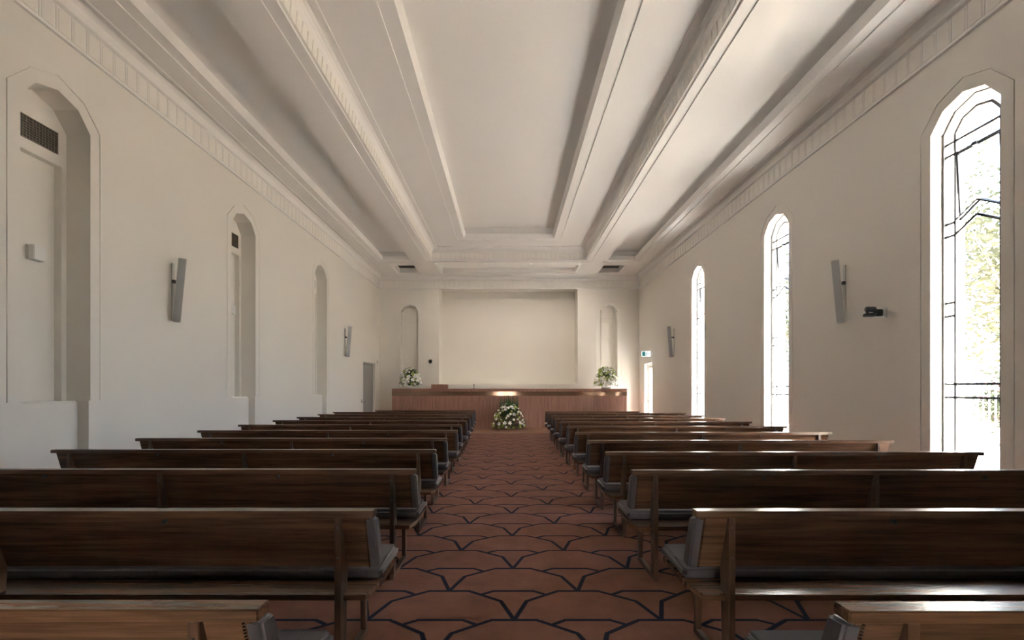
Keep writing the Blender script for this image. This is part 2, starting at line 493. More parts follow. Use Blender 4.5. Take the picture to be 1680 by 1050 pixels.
# central vault of the ceiling: nested frames
cen = [(2.94, 17.37, ZS), (2.94, 17.37, ZS+.02), (2.77, 17.20, ZS+.02), (2.77, 17.20, ZS+.045), (2.755, 17.185, ZS+.05),
       (2.735, 17.165, ZS+.26), (2.70, 17.13, ZS+.36), (2.67, 17.10, ZS+.40), (2.62, 17.05, ZS+.425), (2.51, 16.94, ZS+.43), (2.51, 16.94, ZS+.45),
       (1.73, 16.38, ZS+.45), (1.73, 16.38, ZS+.47), (1.505, 16.14, ZS+.47), (1.44, 16.07, ZS+.60), (1.54, 16.17, ZS+.605), (1.54, 16.17, ZS+.83)]
cl = []
for x, yf, z in cen:
    inset = 2.94 - x
    cl.append(lo(CX-x, CX+x, -1.5+inset, yf, z))
mb.loft(cl, cap=True)
# two side recesses
for xc in (-4.0+.0, 4.03):
    s_ = [(.655, 0), (.655, .025), (.50, .025), (.47, .16), (.64, .165), (.64, .36)]
    ls = [lo(xc-w, xc+w, -1.5+(.655-w), 17.35-(.655-w), ZS+z) for w, z in s_]
    mb.loft(ls, cap=True)
# three slots at the far end
slots = [(-4.36, -3.43), (-2.66, 2.68), (3.44, 4.38)]
for a, b_ in slots:
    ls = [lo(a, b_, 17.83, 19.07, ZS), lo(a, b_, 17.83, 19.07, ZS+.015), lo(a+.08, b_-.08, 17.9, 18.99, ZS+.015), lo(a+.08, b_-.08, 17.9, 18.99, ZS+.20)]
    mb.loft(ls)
# soffit with the holes
holes = [(CX-2.94, CX+2.94, -1.5, 17.37), (-4.655, -3.345, -1.5, 17.35), (4.03-.655, 4.03+.655, -1.5, 17.35)] + [(a, b_, 17.83, 19.07) for a, b_ in slots]
xs = sorted({XL+.21, XR-.21} | {h[0] for h in holes} | {h[1] for h in holes})
ys = sorted({YN, YF-.21} | {h[2] for h in holes} | {h[3] for h in holes})
for i in range(len(xs)-1):
    for j in range(len(ys)-1):
        cx_, cy_ = (xs[i]+xs[i+1])/2, (ys[j]+ys[j+1])/2
        if any(h[0] < cx_ < h[1] and h[2] < cy_ < h[3] for h in holes): continue
        mb.add(lo(xs[i], xs[i+1], ys[j], ys[j+1], ZS), [(0, 1, 2, 3)])
# cornice from the walls up to the soffit
cor = [(0, 5.515), (.030, 5.52), (.034, 5.54), (.030, 5.56), (.012, 5.565), (.012, 5.86), (.05, 5.88), (.055, 5.905), (.05, 5.93), (.03, 5.94),
       (.045, 6.02), (.09, 6.085), (.165, 6.095), (.17, 6.045), (.19, 6.035), (.21, 6.045), (.21, ZS)]
mb.loft([lo(XL+d, XR-d, YN+(0 if d == 0 else 0), YF-d, z) for d, z in cor])
ceil = mb.build('ceiling', M['ceil']); tag(ceil, kind='structure')
# tops of the slots; side ones coloured dark for the shade of depth
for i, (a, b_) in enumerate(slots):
    MB().box(a+.08, b_-.08, 17.9, 18.99, ZS+.20, ZS+.22).build('slot_top', M['ceil'] if i == 1 else M['slot'], ceil)
# roof slab closing everything
rf = MB().box(XL-.8, XR+.6, YN-.6, YF+1.2, ZTOP, ZTOP+.2)
tag(rf.build('trim_3', M['render']), kind='structure')

# fluted frieze panels (relief pattern, one mesh for each wall)
def flute(mb, place, pitch, w, z0, z1, th, n0, n1, flip=False):
    """raised rounded panels with arched tops + a narrow rib between; place(u,z,d)"""
    for k in range(n0, n1):
        c = k*pitch
        hw = w/2
        rise = min(.03, (z1-z0)*.18)
        if not flip:
            pts = [(-hw, z0), (hw, z0), (hw, z1-rise), (hw*.6, z1-rise*.35), (0, z1), (-hw*.6, z1-rise*.35), (-hw, z1-rise)]
        else:
            pts = [(-hw, z1), (-hw, z0+rise), (-hw*.6, z0+rise*.35), (0, z0), (hw*.6, z0+rise*.35), (hw, z0+rise), (hw, z1)]
        ins = [(u*.86, (z-(z0+z1)/2)*.97+(z0+z1)/2) for u, z in pts]
        mb.prism([place(c+u, z, 0) for u, z in pts], [place(c+u, z, th) for u, z in ins])
        r_ = (pitch-w)*.15
        mb.prism([place(c+pitch/2+u, z, 0) for u, z in ((-r_, z0), (r_, z0), (r_, z1), (-r_, z1))],
                 [place(c+pitch/2+u*.5, z, th*.9) for u, z in ((-r_, z0), (r_, z0), (r_, z1), (-r_, z1))])
f1 = MB(); flute(f1, lambda u, z, d: (XL+.012+d, u+.02, z), .2, .158, 5.572, 5.855, .008, -11, 97)
tag(f1.build('trim_4', M['trimp']), kind='structure')
f2 = MB(); flute(f2, lambda u, z, d: (XR-.012-d, u+.02, z), .2, .158, 5.572, 5.855, .008, -11, 97)
tag(f2.build('trim_5', M['trimp']), kind='structure')
f3 = MB(); flute(f3, lambda u, z, d: (u+.035, YF-.012-d, z), .2, .158, 5.572, 5.855, .008, -25, 26)
tag(f3.build('trim_6', M['trimp']), kind='structure')
# central frieze: leaf like arched panels over a bead
for nm, sx in (('trim_7', -1), ('trim_8', 1)):
    f = MB(); flute(f, lambda u, z, d: (CX+sx*(2.755-(z-ZS-.05)*.095-d), u, z), .17, .148, ZS+.075, ZS+.27, .009, -7, 101, flip=True)
    f.box(CX+sx*2.76, CX+sx*2.725, -1.2, 17.17, ZS+.048, ZS+.062)
    tag(f.build(nm, M['trimp']), kind='structure')
f = MB(); flute(f, lambda u, z, d: (u+.015, 17.185-(z-ZS-.05)*.095-d, z), .17, .138, ZS+.075, ZS+.27, .009, -15, 16, flip=True)
tag(f.build('trim_9', M['trimp']), kind='structure')
# small recessed downlights in the far strip of the soffit
dl = empty('downlight', (-2.63, 17.6, ZS), label='small white recessed downlight in the far ceiling strip', cat='light', group='downlights across the far ceiling strip')
MB().lathe([(.045, -.006), (.05, -.004), (.05, .02)], n=20).build('trim_ring', M['white'], dl, smooth=False)
MB().lathe([(.030, -.010), (.033, -.006), (.033, .01)], n=16).build('lens', mat('downlight_lens', (.9, .9, .88), .2, emis=(1, .95, .85), estr=1.2), dl)
for x, w_ in ((-2.63, 'leftmost of the four'), (-.86, 'second from the left of the four'), (.82, 'third from the left of the four'), (2.59, 'rightmost of the four')):
    o = dl if x == -2.63 else copy_tree(dl)
    o.location = (x, 17.6, ZS)
    o['label'] = 'small white recessed downlight, %s in the far ceiling strip' % w_
    ld = bpy.data.lights.new('downlight_lamp', 'SPOT'); ld.energy = 20; ld.spot_size = R(130); ld.spot_blend = 1
    ld.color = (1.0, .88, .72); ld.shadow_soft_size = .03
    lo_ = link('downlight_lamp', ld, o); lo_.location = (0, 0, -.02); lo_.rotation_euler = (R(22), 0, 0)

# ------------------------------------------------------------------ windows
def window(n, yc):
    root = empty('window_%d' % n, (0, 0, 0), kind='structure')
    X = 5.42
    mbf = MB()
    # outer frame following the opening
    prof = [(-.43, SILL_R)] + A_OPEN + [(.43, SILL_R), (-.43, SILL_R)]
    for (a, za), (b_, zb) in zip(prof[:-1], prof[1:]):
        mbf.bar((X, yc+a*.975, za), (X, yc+b_*.975, zb), .030, .05, (1, 0, 0))
    mbf.build('frame', M['frame'], root)
    g = MB(); w = .027
    def line(p, q, ww=w): g.bar((X, yc+p[0], EYE+p[1]), (X, yc+q[0], EYE+q[1]), ww, .02, (1, 0, 0))
    c = .275
    a_in = [(-c, 3.114), (-.175, 3.247), (0, 3.298), (.175, 3.247), (c, 3.114)]
    for p, q in zip(a_in[:-1], a_in[1:]): line(p, q)
    for s in (-1, 1):
        line((s*c, -1.15), (s*c, 3.114))
        for h in (2.87, 2.04, 1.885, 1.068, .905): line((s*c, h), (s*.42, h))
        line((s*c, 1.885), (0, 2.04))
    for h in (3.02, .072, -.09): line((-.42, h), (.42, h))
    # fixed bars the sash closes against
    for s in (-1, 1): line((s*c, 2.056), (0, 2.21), .018)
    line((-c, 2.87), (c, 2.87), .018)
    g.build('glazing_bars', M['lead'], root)
    gl = MB().box(X-.002, X+.002, yc-.42, yc+.42, SILL_R+.01, EYE+2.05)
    for y0, y1 in ((-.42, -.275), (.275, .42)): gl.box(X-.002, X+.002, yc+y0, yc+y1, EYE+2.05, SPRING)
    gl.box(X-.002, X+.002, yc-.275, yc+.275, EYE+2.87, SPRING)
    poly = [(u*.97, z-.004) for u, z in A_OPEN]
    gl.prism([(X-.002, yc+u, z) for u, z in poly], [(X+.002, yc+u, z) for u, z in poly])
    gl.build('glass', M['glass'], root)
    # top hung sash, opened outwards
    sa = link('sash', None, root); sa.location = (X, yc, EYE+2.855); sa.rotation_euler = (0, R(-3), 0)
    q = MB(); k = .26; hb = -.80; ha = -.645
    pts = [(-k, 0), (k, 0), (k, hb), (0, ha), (-k, hb), (-k, 0)]
    for a, b_ in zip(pts[:-1], pts[1:]): q.bar((0.012, a[0], a[1]), (0.012, b_[0], b_[1]), .028, .03, (1, 0, 0))
    q.build('sash_frame', M['sash'], sa)
    qq = MB(); poly = pts[:-1]
    qq.prism([(0.010, u, z) for u, z in poly], [(0.014, u, z) for u, z in poly]); qq.build('sash_glass', M['glass'], sa)
    MB().box(-.05, 0, -.03, .03, -.02, .02).build('catch', M['sash'], sa, bevel=.004)
    # painted sill
    MB().box(XR-.0, 5.70, yc-.43, yc+.43, SILL_R-.02, SILL_R+.005).build('sill', M['render'], root)
    return root
for i, y in enumerate(WIN_Y): window(i+1, y)

# ------------------------------------------------------------------ doors
def glazed_door(name, fn, c, hw, top, d0, leaves=1, mt='white'):
    root = empty(name, kind='structure')
    f = MB()
    def bx(u0, u1, z0, z1, da, db, m=f):
        m.prism([fn(u0, z0, da), fn(u1, z0, da), fn(u1, z1, da), fn(u0, z1, da)], [fn(u0, z0, db), fn(u1, z0, db), fn(u1, z1, db), fn(u0, z1, db)])
    bx(c-hw, c-hw+.05, 0, top, d0-.03, d0+.07); bx(c+hw-.05, c+hw, 0, top, d0-.03, d0+.07); bx(c-hw+.05, c+hw-.05, top-.05, top, d0-.03, d0+.07)
    f.build('door_frame', M[mt], root)
    lw = (2*hw-.1)/leaves
    for i in range(leaves):
        a = c-hw+.05+i*lw+.003; b_ = a+lw-.006
        l = MB()
        bx(a, a+.09, .01, top-.055, d0, d0+.04, l); bx(b_-.09, b_, .01, top-.055, d0, d0+.04, l)
        bx(a+.09, b_-.09, .01, .2, d0, d0+.04, l); bx(a+.09, b_-.09, top-.16, top-.055, d0, d0+.04, l)
        lf = l.build('door_leaf', M[mt], root)
        gg = MB(); bx(a+.09, b_-.09, .2, top-.16, d0+.018, d0+.022, gg); gg.build('door_glass', M['glass'], root)
        hd = MB(); u = b_-.05 if i == 0 else a+.05
        p0, p1, p2 = fn(u, 1.03, d0), fn(u, 1.03, d0-.06), fn(u-.11 if i == 0 else u+.11, 1.03, d0-.06)
        hd.tube([p0, p1, p2], .010); hd.build('door_handle', M['bolt'], root)
glazed_door('door_1', fnR, 18.2, .5, 2.46, .16)
glazed_door('door_3', lambda u, z, d: (u, YN-d, z), -.27, 1.0, 2.4, .12, 2)
d2 = empty('door_2', kind='structure')
MB().box(XL-.11, XL-.07, 17.25, 18.69, .005, 2.44).build('door_leaf', M['greydoor'], d2, bevel=.004)
f = MB().box(XL-.14, XL-.04, 17.21, 17.25, 0, 2.475).box(XL-.14, XL-.04, 18.69, 18.73, 0, 2.475).box(XL-.14, XL-.04, 17.25, 18.69, 2.44, 2.475)
f.build('door_frame', M['offwhite'], d2)
MB().tube([(XL-.07, 17.38, 1.02), (XL-.01, 17.38, 1.02), (XL-.01, 17.50, 1.02)], .011).build('door_handle', M['bolt'], d2)

# ------------------------------------------------------------------ things on the walls
def vent_grille(yc, label, n):
    g = empty('ventilation_grille', (XL-.30, yc, 4.31), label=label, cat='vent', group='vent grilles high in the left niches')
    MB().box(0.0, .004, -.31, .31, 0, .26).build('backing', M['vent'], g)
    f = MB(); 
    for z in (0, .252): f.box(.002, .014, -.31, .31, z, z+.008)
    for y in (-.31, .302): f.box(.002, .014, y, y+.008, .008, .252)
    f.build('frame', M['ventbar'], g)
    q = MB()
    for i in range(1, 16): q.box(.004, .010, -.302+i*.0378-.0025, -.302+i*.0378+.0025, .008, .252)
    for i in range(1, 8): q.box(.005, .011, -.302, .302, .008+i*.0305-.0025, .008+i*.0305+.0025)
    q.build('mesh_bars', M['ventbar'], g)
vent_grille(NICHE_Y[0], 'dark mesh vent grille at the top of the nearest left niche', 0)
vent_grille(NICHE_Y[1], 'dark mesh vent grille at the top of the middle left niche', 1)
vent_grille(NICHE_Y[2], 'dark mesh vent grille at the top of the farthest left niche', 2)
for y, w_ in ((5.65, 'nearest'), (9.62, 'middle')):
    b_ = empty('wall_box', (XL-.39, y, 3.05), label='small white box fixed to the panel of the %s left niche' % w_, cat='box', group='white boxes in the left niches')
    MB().box(0, .03, -.08, .08, -.085, .085).build('back_plate', M['offwhite'], b_, bevel=.003)
    MB().box(.03, .10, -.075, .075, -.085, .085).build('cover', M['white'], b_, bevel=.006)

def column_speaker(x, y, side, label):
    """side=+1 on the left wall (faces into the room), -1 on the right wall"""
    r_ = empty('column_speaker', (x, y, 2.98), label=label, cat='speaker', group='column speakers on the side walls')
    s = side
    br = MB().box(0, s*.015, -.025, .025, -.46, .42)
    br.build('wall_rail', M['cabinet'], r_)
    MB().tube([(s*.01, 0, .14), (s*.13, -.03, .14)], .012).box(s*.01, s*.05, -.03, .03, .115, .165).build('bracket_arm', M['bolt'], r_)
    MB().tube([(s*.01, 0, -.44), (s*.11, -.03, -.44)], .010).build('bracket_arm', M['bolt'], r_)
    body = link('cabinet', None, r_)
    c = MB().prism([(-.055, -.02, -.49), (.055, -.02, -.49), (.042, .075, -.49), (-.042, .075, -.49)], [(-.055, -.02, .49), (.055, -.02, .49), (.042, .075, .49), (-.042, .075, .49)])
    me = c.mesh('cabinet', M['cabinet'], .006)
    bpy.data.objects.remove(body)
    body = link('cabinet', me, r_)
    body.location = (s*.145, -.05, 0)
    body.rotation_euler = Euler((0, s*R(4.5), s*R(30)), 'XYZ')
    g = MB().box(-.048, .048, -.030, -.018, -.48, .48)
    g.build('front_grille', M['grille'], body, bevel=.004)
    return r_
column_speaker(XL, 7.45, 1, 'tall grey column speaker between the first two niches of the left wall')
column_speaker(XL, 15.3, 1, 'small far column speaker beside the door on the left wall')
column_speaker(XR, 7.55, -1, 'tall grey column speaker on the right wall beside the black camera')
column_speaker(XR, 15.35, -1, 'small far column speaker on the right wall near the exit sign')

# motorised camera on a bracket
pc = empty('video_camera', (XR, 6.75, 2.52), label='black motorised video camera on a white bracket on the right wall', cat='camera')
MB().box(-.012, 0, -.055, .055, -.06, .08).box(-.16, -.012, -.035, .035, -.055, -.045).build('bracket', M['white'], pc, bevel=.003)
MB().box(-.14, -.05, -.045, .045, -.040, .055).build('connector_box', M['black'], pc, bevel=.01)
MB().lathe([(.075, -.044), (.08, -.03), (.07, -.008), (.04, .0)], c=(-.235, -.03, 0), n=24).box(-.24, -.12, -.05, .04, -.044, -.015).build('base', M['black'], pc, bevel=.004)
h = MB()
h.box(-.275, -.255, -.05, -.01, -.02, .06)
h.tube([(-.155, -.03, .052), (-.165, -.03, .052), (-.275, -.03, .052), (-.285, -.03, .052)], [.028, .038, .038, .030], 16)
h.build('camera_head', M['black'], pc)
MB().tube([(-.284, -.03, .052), (-.292, -.03, .052)], .02, 14).build('lens', M['bolt'], pc)

# little dark camera on the end wall, sensor and switch plate
dc = empty('dome_camera', (-3.14, YF, 2.60), label='small black camera on the end wall between the left niche and the wide recess', cat='camera')
MB().box(-.06, .06, -.02, 0, -.06, .08).build('mount', M['black'], dc, bevel=.006)
MB().lathe([(.02, -.08), (.055, -.06), (.065, -.02), (.065, .03), (.05, .06)], c=(0, -.085, .0), n=18).build('head', M['black'], dc, smooth=True)
sn = MB().box(XL, XL+.04, 19.0, 19.1, 2.50, 2.62).build('wall_sensor', M['white'], bevel=.008)
tag(sn, 'tiny white sensor on the left wall near the far corner', 'sensor')
sw = empty('switch_plate', (XL, 17.05, 1.06), label='small metal switch plate beside the left doorway', cat='switch')
MB().box(0, .008, -.035, .035, -.06, .06).build('plate', M['bolt'], sw, bevel=.002)
MB().box(.008, .014, -.012, .012, -.02, .02).build('rocker', M['white'], sw, bevel=.001)

# exit sign over the right door, hanging at a right angle to the wall
ex = empty('exit_sign', (XR, 17.75, 2.78), label='lit green and white running man exit sign over the right door', cat='sign')
MB().box(-.05, 0, -.02, .02, -.02, .02).build('arm', M['white'], ex)
MB().box(-.37, -.05, -.025, .025, -.10, .10).build('sign_box', M['signwhite'], ex, bevel=.004)
g = MB()
g.box(-.355, -.245, -.030, -.0252, -.08, .08)
g.build('doorway_symbol', M['green'], ex)
g = MB()
def lim(p, q, w_=.012): g.bar((p[0], -.028, p[1]), (q[0], -.028, q[1]), w_, .006, (0, 1, 0))
lim((-.185, .035), (-.195, -.02), .022); lim((-.195, -.02), (-.225, -.045)); lim((-.225, -.045), (-.225, -.08)); lim((-.195, -.02), (-.165, -.05)); lim((-.165, -.05), (-.14, -.055))
lim((-.185, .03), (-.215, .01)); lim((-.215, .01), (-.235, .03)); lim((-.185, .03), (-.155, .01))
g.tube([(-.18, -.031, .058), (-.18, -.0252, .058)], .014, 12)
g.build('running_figure', M['green'], ex)
g = MB()
lim((-.12, 0), (-.07, 0)); lim((-.12, 0), (-.10, .02), .01); lim((-.12, 0), (-.10, -.02), .01)
g.build('arrow_symbol', M['green'], ex)

# ------------------------------------------------------------------ pews
def soft(o):
    m = o.modifiers.new('normals', 'WEIGHTED_NORMAL'); m.weight = 100; return o
def pew(L, s, tagname):
    """s=+1: the aisle end at x=0 and the pew running to +x; s=-1 mirrored"""
    root = empty('pew')
    X = lambda a: s*a
    def B(mb, x0, x1, *r): mb.box(min(X(x0), X(x1)), max(X(x0), X(x1)), *r); return mb
    def P(mb, x0, x1, prof):
        return mb.prism([(X(x0), y, z) for y, z in prof], [(X(x1), y, z) for y, z in prof])
    # top rail
    B(MB(), 0, L, .0, .068, .806, .841).build('top_rail', M['wood'], root, bevel=.004)
    # timber back board, leaning
    P(MB(), .03, L-.045, [(.018, .806), (.038, .806), (.128, .525), (.108, .525)]).build('back_board', M['wood'], root)
    # leather pad: front face and wrapped end
    pad = P(MB(), .053, L-.035, [(.040, .800), (.088, .795), (.100, .775), (.180, .540), (.172, .522), (.130, .522)])
    soft(pad.build('back_pad', M['leather'], root, bevel=.014, seg=4, smooth=True))
    soft(P(MB(), -.004, .052, [(.012, .803), (.088, .797), (.103, .775), (.183, .540), (.172, .520), (.102, .520)]).build('end_wrap', M['leather'], root, bevel=.016, seg=5, smooth=True))
    nl = MB()
    for i in range(26):
        t = (i+.5)/26; z = .803-.281*t; y = .012+.09*t - .002
        c = (X(.047), y, z)
        nl.lathe([(.0001, -.0025), (.0045, -.001), (.0045, .001), (.0001, .0025)], c=c, n=8)
    nl.build('nail_trim', M['nail'], root)
    # seat board and cushion
    sb = MB().prism([(X(.028), .20, .372), (X(.028), .20, .400), (X(.028), .615, .400), (X(.028), .615, .372)],
                    [(X(L-.03), .20, .372), (X(L-.03), .20, .400), (X(L-.03), .615, .400), (X(L-.03), .615, .372)])
    sb = MB()
    sb.add([(X(.055), .045, .372), (X(L-.04), .045, .372), (X(L-.03), .62, .372), (X(.028), .62, .372), (X(.022), .20, .372),
            (X(.055), .045, .402), (X(L-.04), .045, .402), (X(L-.03), .62, .402), (X(.028), .62, .402), (X(.022), .20, .402)],
           [(0, 1, 2, 3, 4), (5, 9, 8, 7, 6), (0, 5, 6, 1), (1, 6, 7, 2), (2, 7, 8, 3), (3, 8, 9, 4), (4, 9, 5, 0)])
    sb.build('seat_board', M['wood'], root, bevel=.003)
    soft(B(MB(), .02, L-.025, .235, .655, .4025, .476).build('seat_cushion', M['leather'], root, bevel=.024, seg=5, smooth=True))
    # three frames: rear post, front leg, floor runner
    for a in (.165, L/2-.016, L-.20):
        P(MB(), a, a+.032, [(.002, .806), (.020, .806), (.109, .524), (.100, .40), (.085, .035), (.002, .035)]).build('post', M['woodz'], root, bevel=.002)
        P(MB(), a+.001, a+.031, [(.420, .372), (.470, .372), (.466, .035), (.430, .035)]).build('leg', M['woodz'], root, bevel=.002)
        B(MB(), a, a+.032, .0, .475, .0, .0348).build('runner', M['woody'], root, bevel=.002)
        for z in (.757, .605):
            MB().tube([(X(a+.016), .003, z), (X(a+.016), -.004, z)], .006, 10).build('bolt', M['bolt'], root)
    for a in (.165+(L/2-.18)/2, L/2+(L/2-.2)/2):
        k = MB().tube([(X(a), .024, .787), (X(a), .004, .787)], [.012, .010], 12).tube([(X(a), .006, .787), (X(a), -.004, .775)], .005, 8)
        k.build('knob', M['black'], root)
    return root

zl = [1.34, 2.43, 3.70, 4.93, 6.10, 7.30, 8.50, 9.78, 10.95, 12.25, 13.45, 14.5]
xl = [-.695, -.68, -.715, -.745, -.785, -.775, -.83, -.845, -.871, -.912, -.965, -.997]
zr = [1.33, 2.43, 3.66, 4.74, 5.85, 6.98, 8.15, 9.33, 10.52, 11.7, 12.95, 13.85]
xr = [.938, .944, .938, .958, .957, .965, .985, .99, 1.0, 1.03, 1.05, 1.05]
pL, pLs = pew(3.93, -1, 'a'), pew(3.02, -1, 'b')
pR, pRs = pew(3.71, 1, 'c'), pew(2.70, 1, 'd')
ORD = ['nearest', 'second', 'third', 'fourth', 'fifth', 'sixth', 'seventh', 'eighth', 'ninth', 'tenth', 'eleventh', 'twelfth']
for side, zs, xs_, full, short in (('left', zl, xl, pL, pLs), ('right', zr, xr, pR, pRs)):
    for i in range(12):
        if i == 0: o = full
        elif i == 11: o = short
        else: o = copy_tree(full)
        o.location = (xs_[i], zs[i], 0)
        if i == 0: lb = 'timber pew %s of the aisle with leather end, cut by the picture bottom' % side
        elif i == 11: lb = 'short front pew %s of the aisle, right before the slatted timber screen' % side
        else: lb = 'long timber pew with grey leather seat %s of the aisle, %s from the camera' % (side, ORD[i])
        tag(o, lb, 'pew', 'pews on the %s side of the aisle' % side)

# ------------------------------------------------------------------ slatted screen at the front
SX0, SX1, SY = -4.42, 4.48, 18.30
scn = empty('timber_screen', (0, SY, .012), label='long reddish slatted timber screen with a brass band across the front of the chapel', cat='screen')
z0 = 0
MB().box(SX0, SX1, .022, .52, 0, 1.463).build('carcass', M['slatwood'], scn)
MB().box(SX0-.01, SX1+.01, -.008, .53, 1.463, 1.493).build('top_board', M['slatwood'], scn, bevel=.003)
sl = MB(); sl2 = MB()
n = int((SX1-SX0)/.05)
for i in range(n):
    x = SX0 + i*(SX1-SX0)/n
    sl.box(x+.004, x+.046, .0, .022, 0, 1.225); sl2.box(x+.004, x+.046, .0, .022, 1.385, 1.463)
tag(sl.build('slats', M['slatwood'], scn), kind='stuff')
tag(sl2.build('upper_slats', M['slatwood'], scn), kind='stuff')
MB().box(SX0, SX1, .006, .022, 1.228, 1.382).build('brass_band', M['brass'], scn)

lc = empty('lectern', (-2.71, 18.9, 0.012), label='slatted timber lectern top rising behind the left part of the screen', cat='lectern')
MB().box(-.30, .30, .02, .40, 0, 1.60).build('body', M['slatwood'], lc)
q = MB()
for i in range(12): q.box(-.32+i*.0533+.004, -.32+(i+1)*.0533-.004, 0, .02, 0, 1.66)
tag(q.build('slats', M['slatwood'], lc), kind='stuff')
MB().prism([(-.32, .02, 1.60), (.32, .02, 1.60), (.32, .02, 1.665), (-.32, .02, 1.665)], [(-.32, .42, 1.60), (.32, .42, 1.60), (.32, .42, 1.61), (-.32, .42, 1.61)]).build('reading_slope', M['slatwood'], lc, bevel=.003)
mc = empty('microphone', (-1.33, 18.55, 1.505), label='short dark microphone standing on the screen top left of centre', cat='microphone')
MB().lathe([(.035, 0), (.035, .012), (.012, .016)], n=16).build('base', M['black'], mc)
MB().tube([(0, 0, .014), (0, 0, .11)], .008).build('stem', M['black'], mc)
MB().tube([(0, 0, .11), (0, -.01, .15), (0, -.015, .175)], [.012, .018, .010], 12).build('head', M['black'], mc)

# ------------------------------------------------------------------ flowers
def petal_mesh(mb, c, nrm, Lp, wp, npet, cup=.35, up=None):
    nrm = Vector(nrm).normalized(); a = nrm.orthogonal().normalized(); b_ = nrm.cross(a); c = Vector(c)
    for k in range(npet):
        an = 2*math.pi*k/npet + random.random()*.3
        d = a*math.cos(an)+b_*math.sin(an); s_ = nrm.cross(d)
        p0 = c; p1 = c + d*Lp*.45 + nrm*Lp*cup; p2 = c + d*Lp + nrm*Lp*cup*.7
        mb.add([p0, p1+s_*wp/2, p2, p1-s_*wp/2, p1-nrm*Lp*.06], [(0, 1, 4), (0, 4, 3), (4, 1, 2), (4, 2, 3)])
def lily_me():
    mb = MB(); petal_mesh(mb, (0,0,0), (0,0,1), .085, .045, 6, .45); 
    return mb.mesh('lily', M['petal'])
def rose_me():
    mb = MB()
    mb.lathe([(.012, -.02), (.034, -.005), (.040, .018), (.030, .036), (.012, .040)], n=10)
    petal_mesh(mb, (0,0,.0), (0,0,1), .045, .05, 6, .6); petal_mesh(mb, (0,0,.012), (0,0,1), .03, .04, 5, .9)
    return mb.mesh('rose', M['rose'])
def mum_me():
    mb = MB(); mb.lathe([(.015, -.02), (.038, -.01), (.045, .012), (.034, .034), (.012, .044)], n=10)
    for k in range(26):
        v = Vector((random.uniform(-1,1), random.uniform(-1,1), random.uniform(-.1,1))).normalized()
        p = v*.040 + Vector((0,0,.008)); s_ = v.orthogonal().normalized()*.009
        mb.add([p-s_, p+s_, p+v*.02], [(0,1,2)])
    return mb.mesh('chrysanthemum', M['mum'])
LILY, ROSE, MUM = lily_me(), rose_me(), mum_me()
def leaf(mb, p, d, L, w, droop=.25):
    p, d = Vector(p), Vector(d).normalized()
    s_ = d.cross(Vector((0,0,1)));
    if s_.length < .1: s_ = Vector((1,0,0))
    s_.normalize(); n_ = s_.cross(d)
    m1 = p + d*L*.5 + n_*L*.08; e = p + d*L - Vector((0,0,droop*L))
    mb.add([p, m1+s_*w/2, e, m1-s_*w/2, m1-n_*w*.15], [(0, 1, 4), (0, 4, 3), (4, 1, 2), (4, 2, 3)])
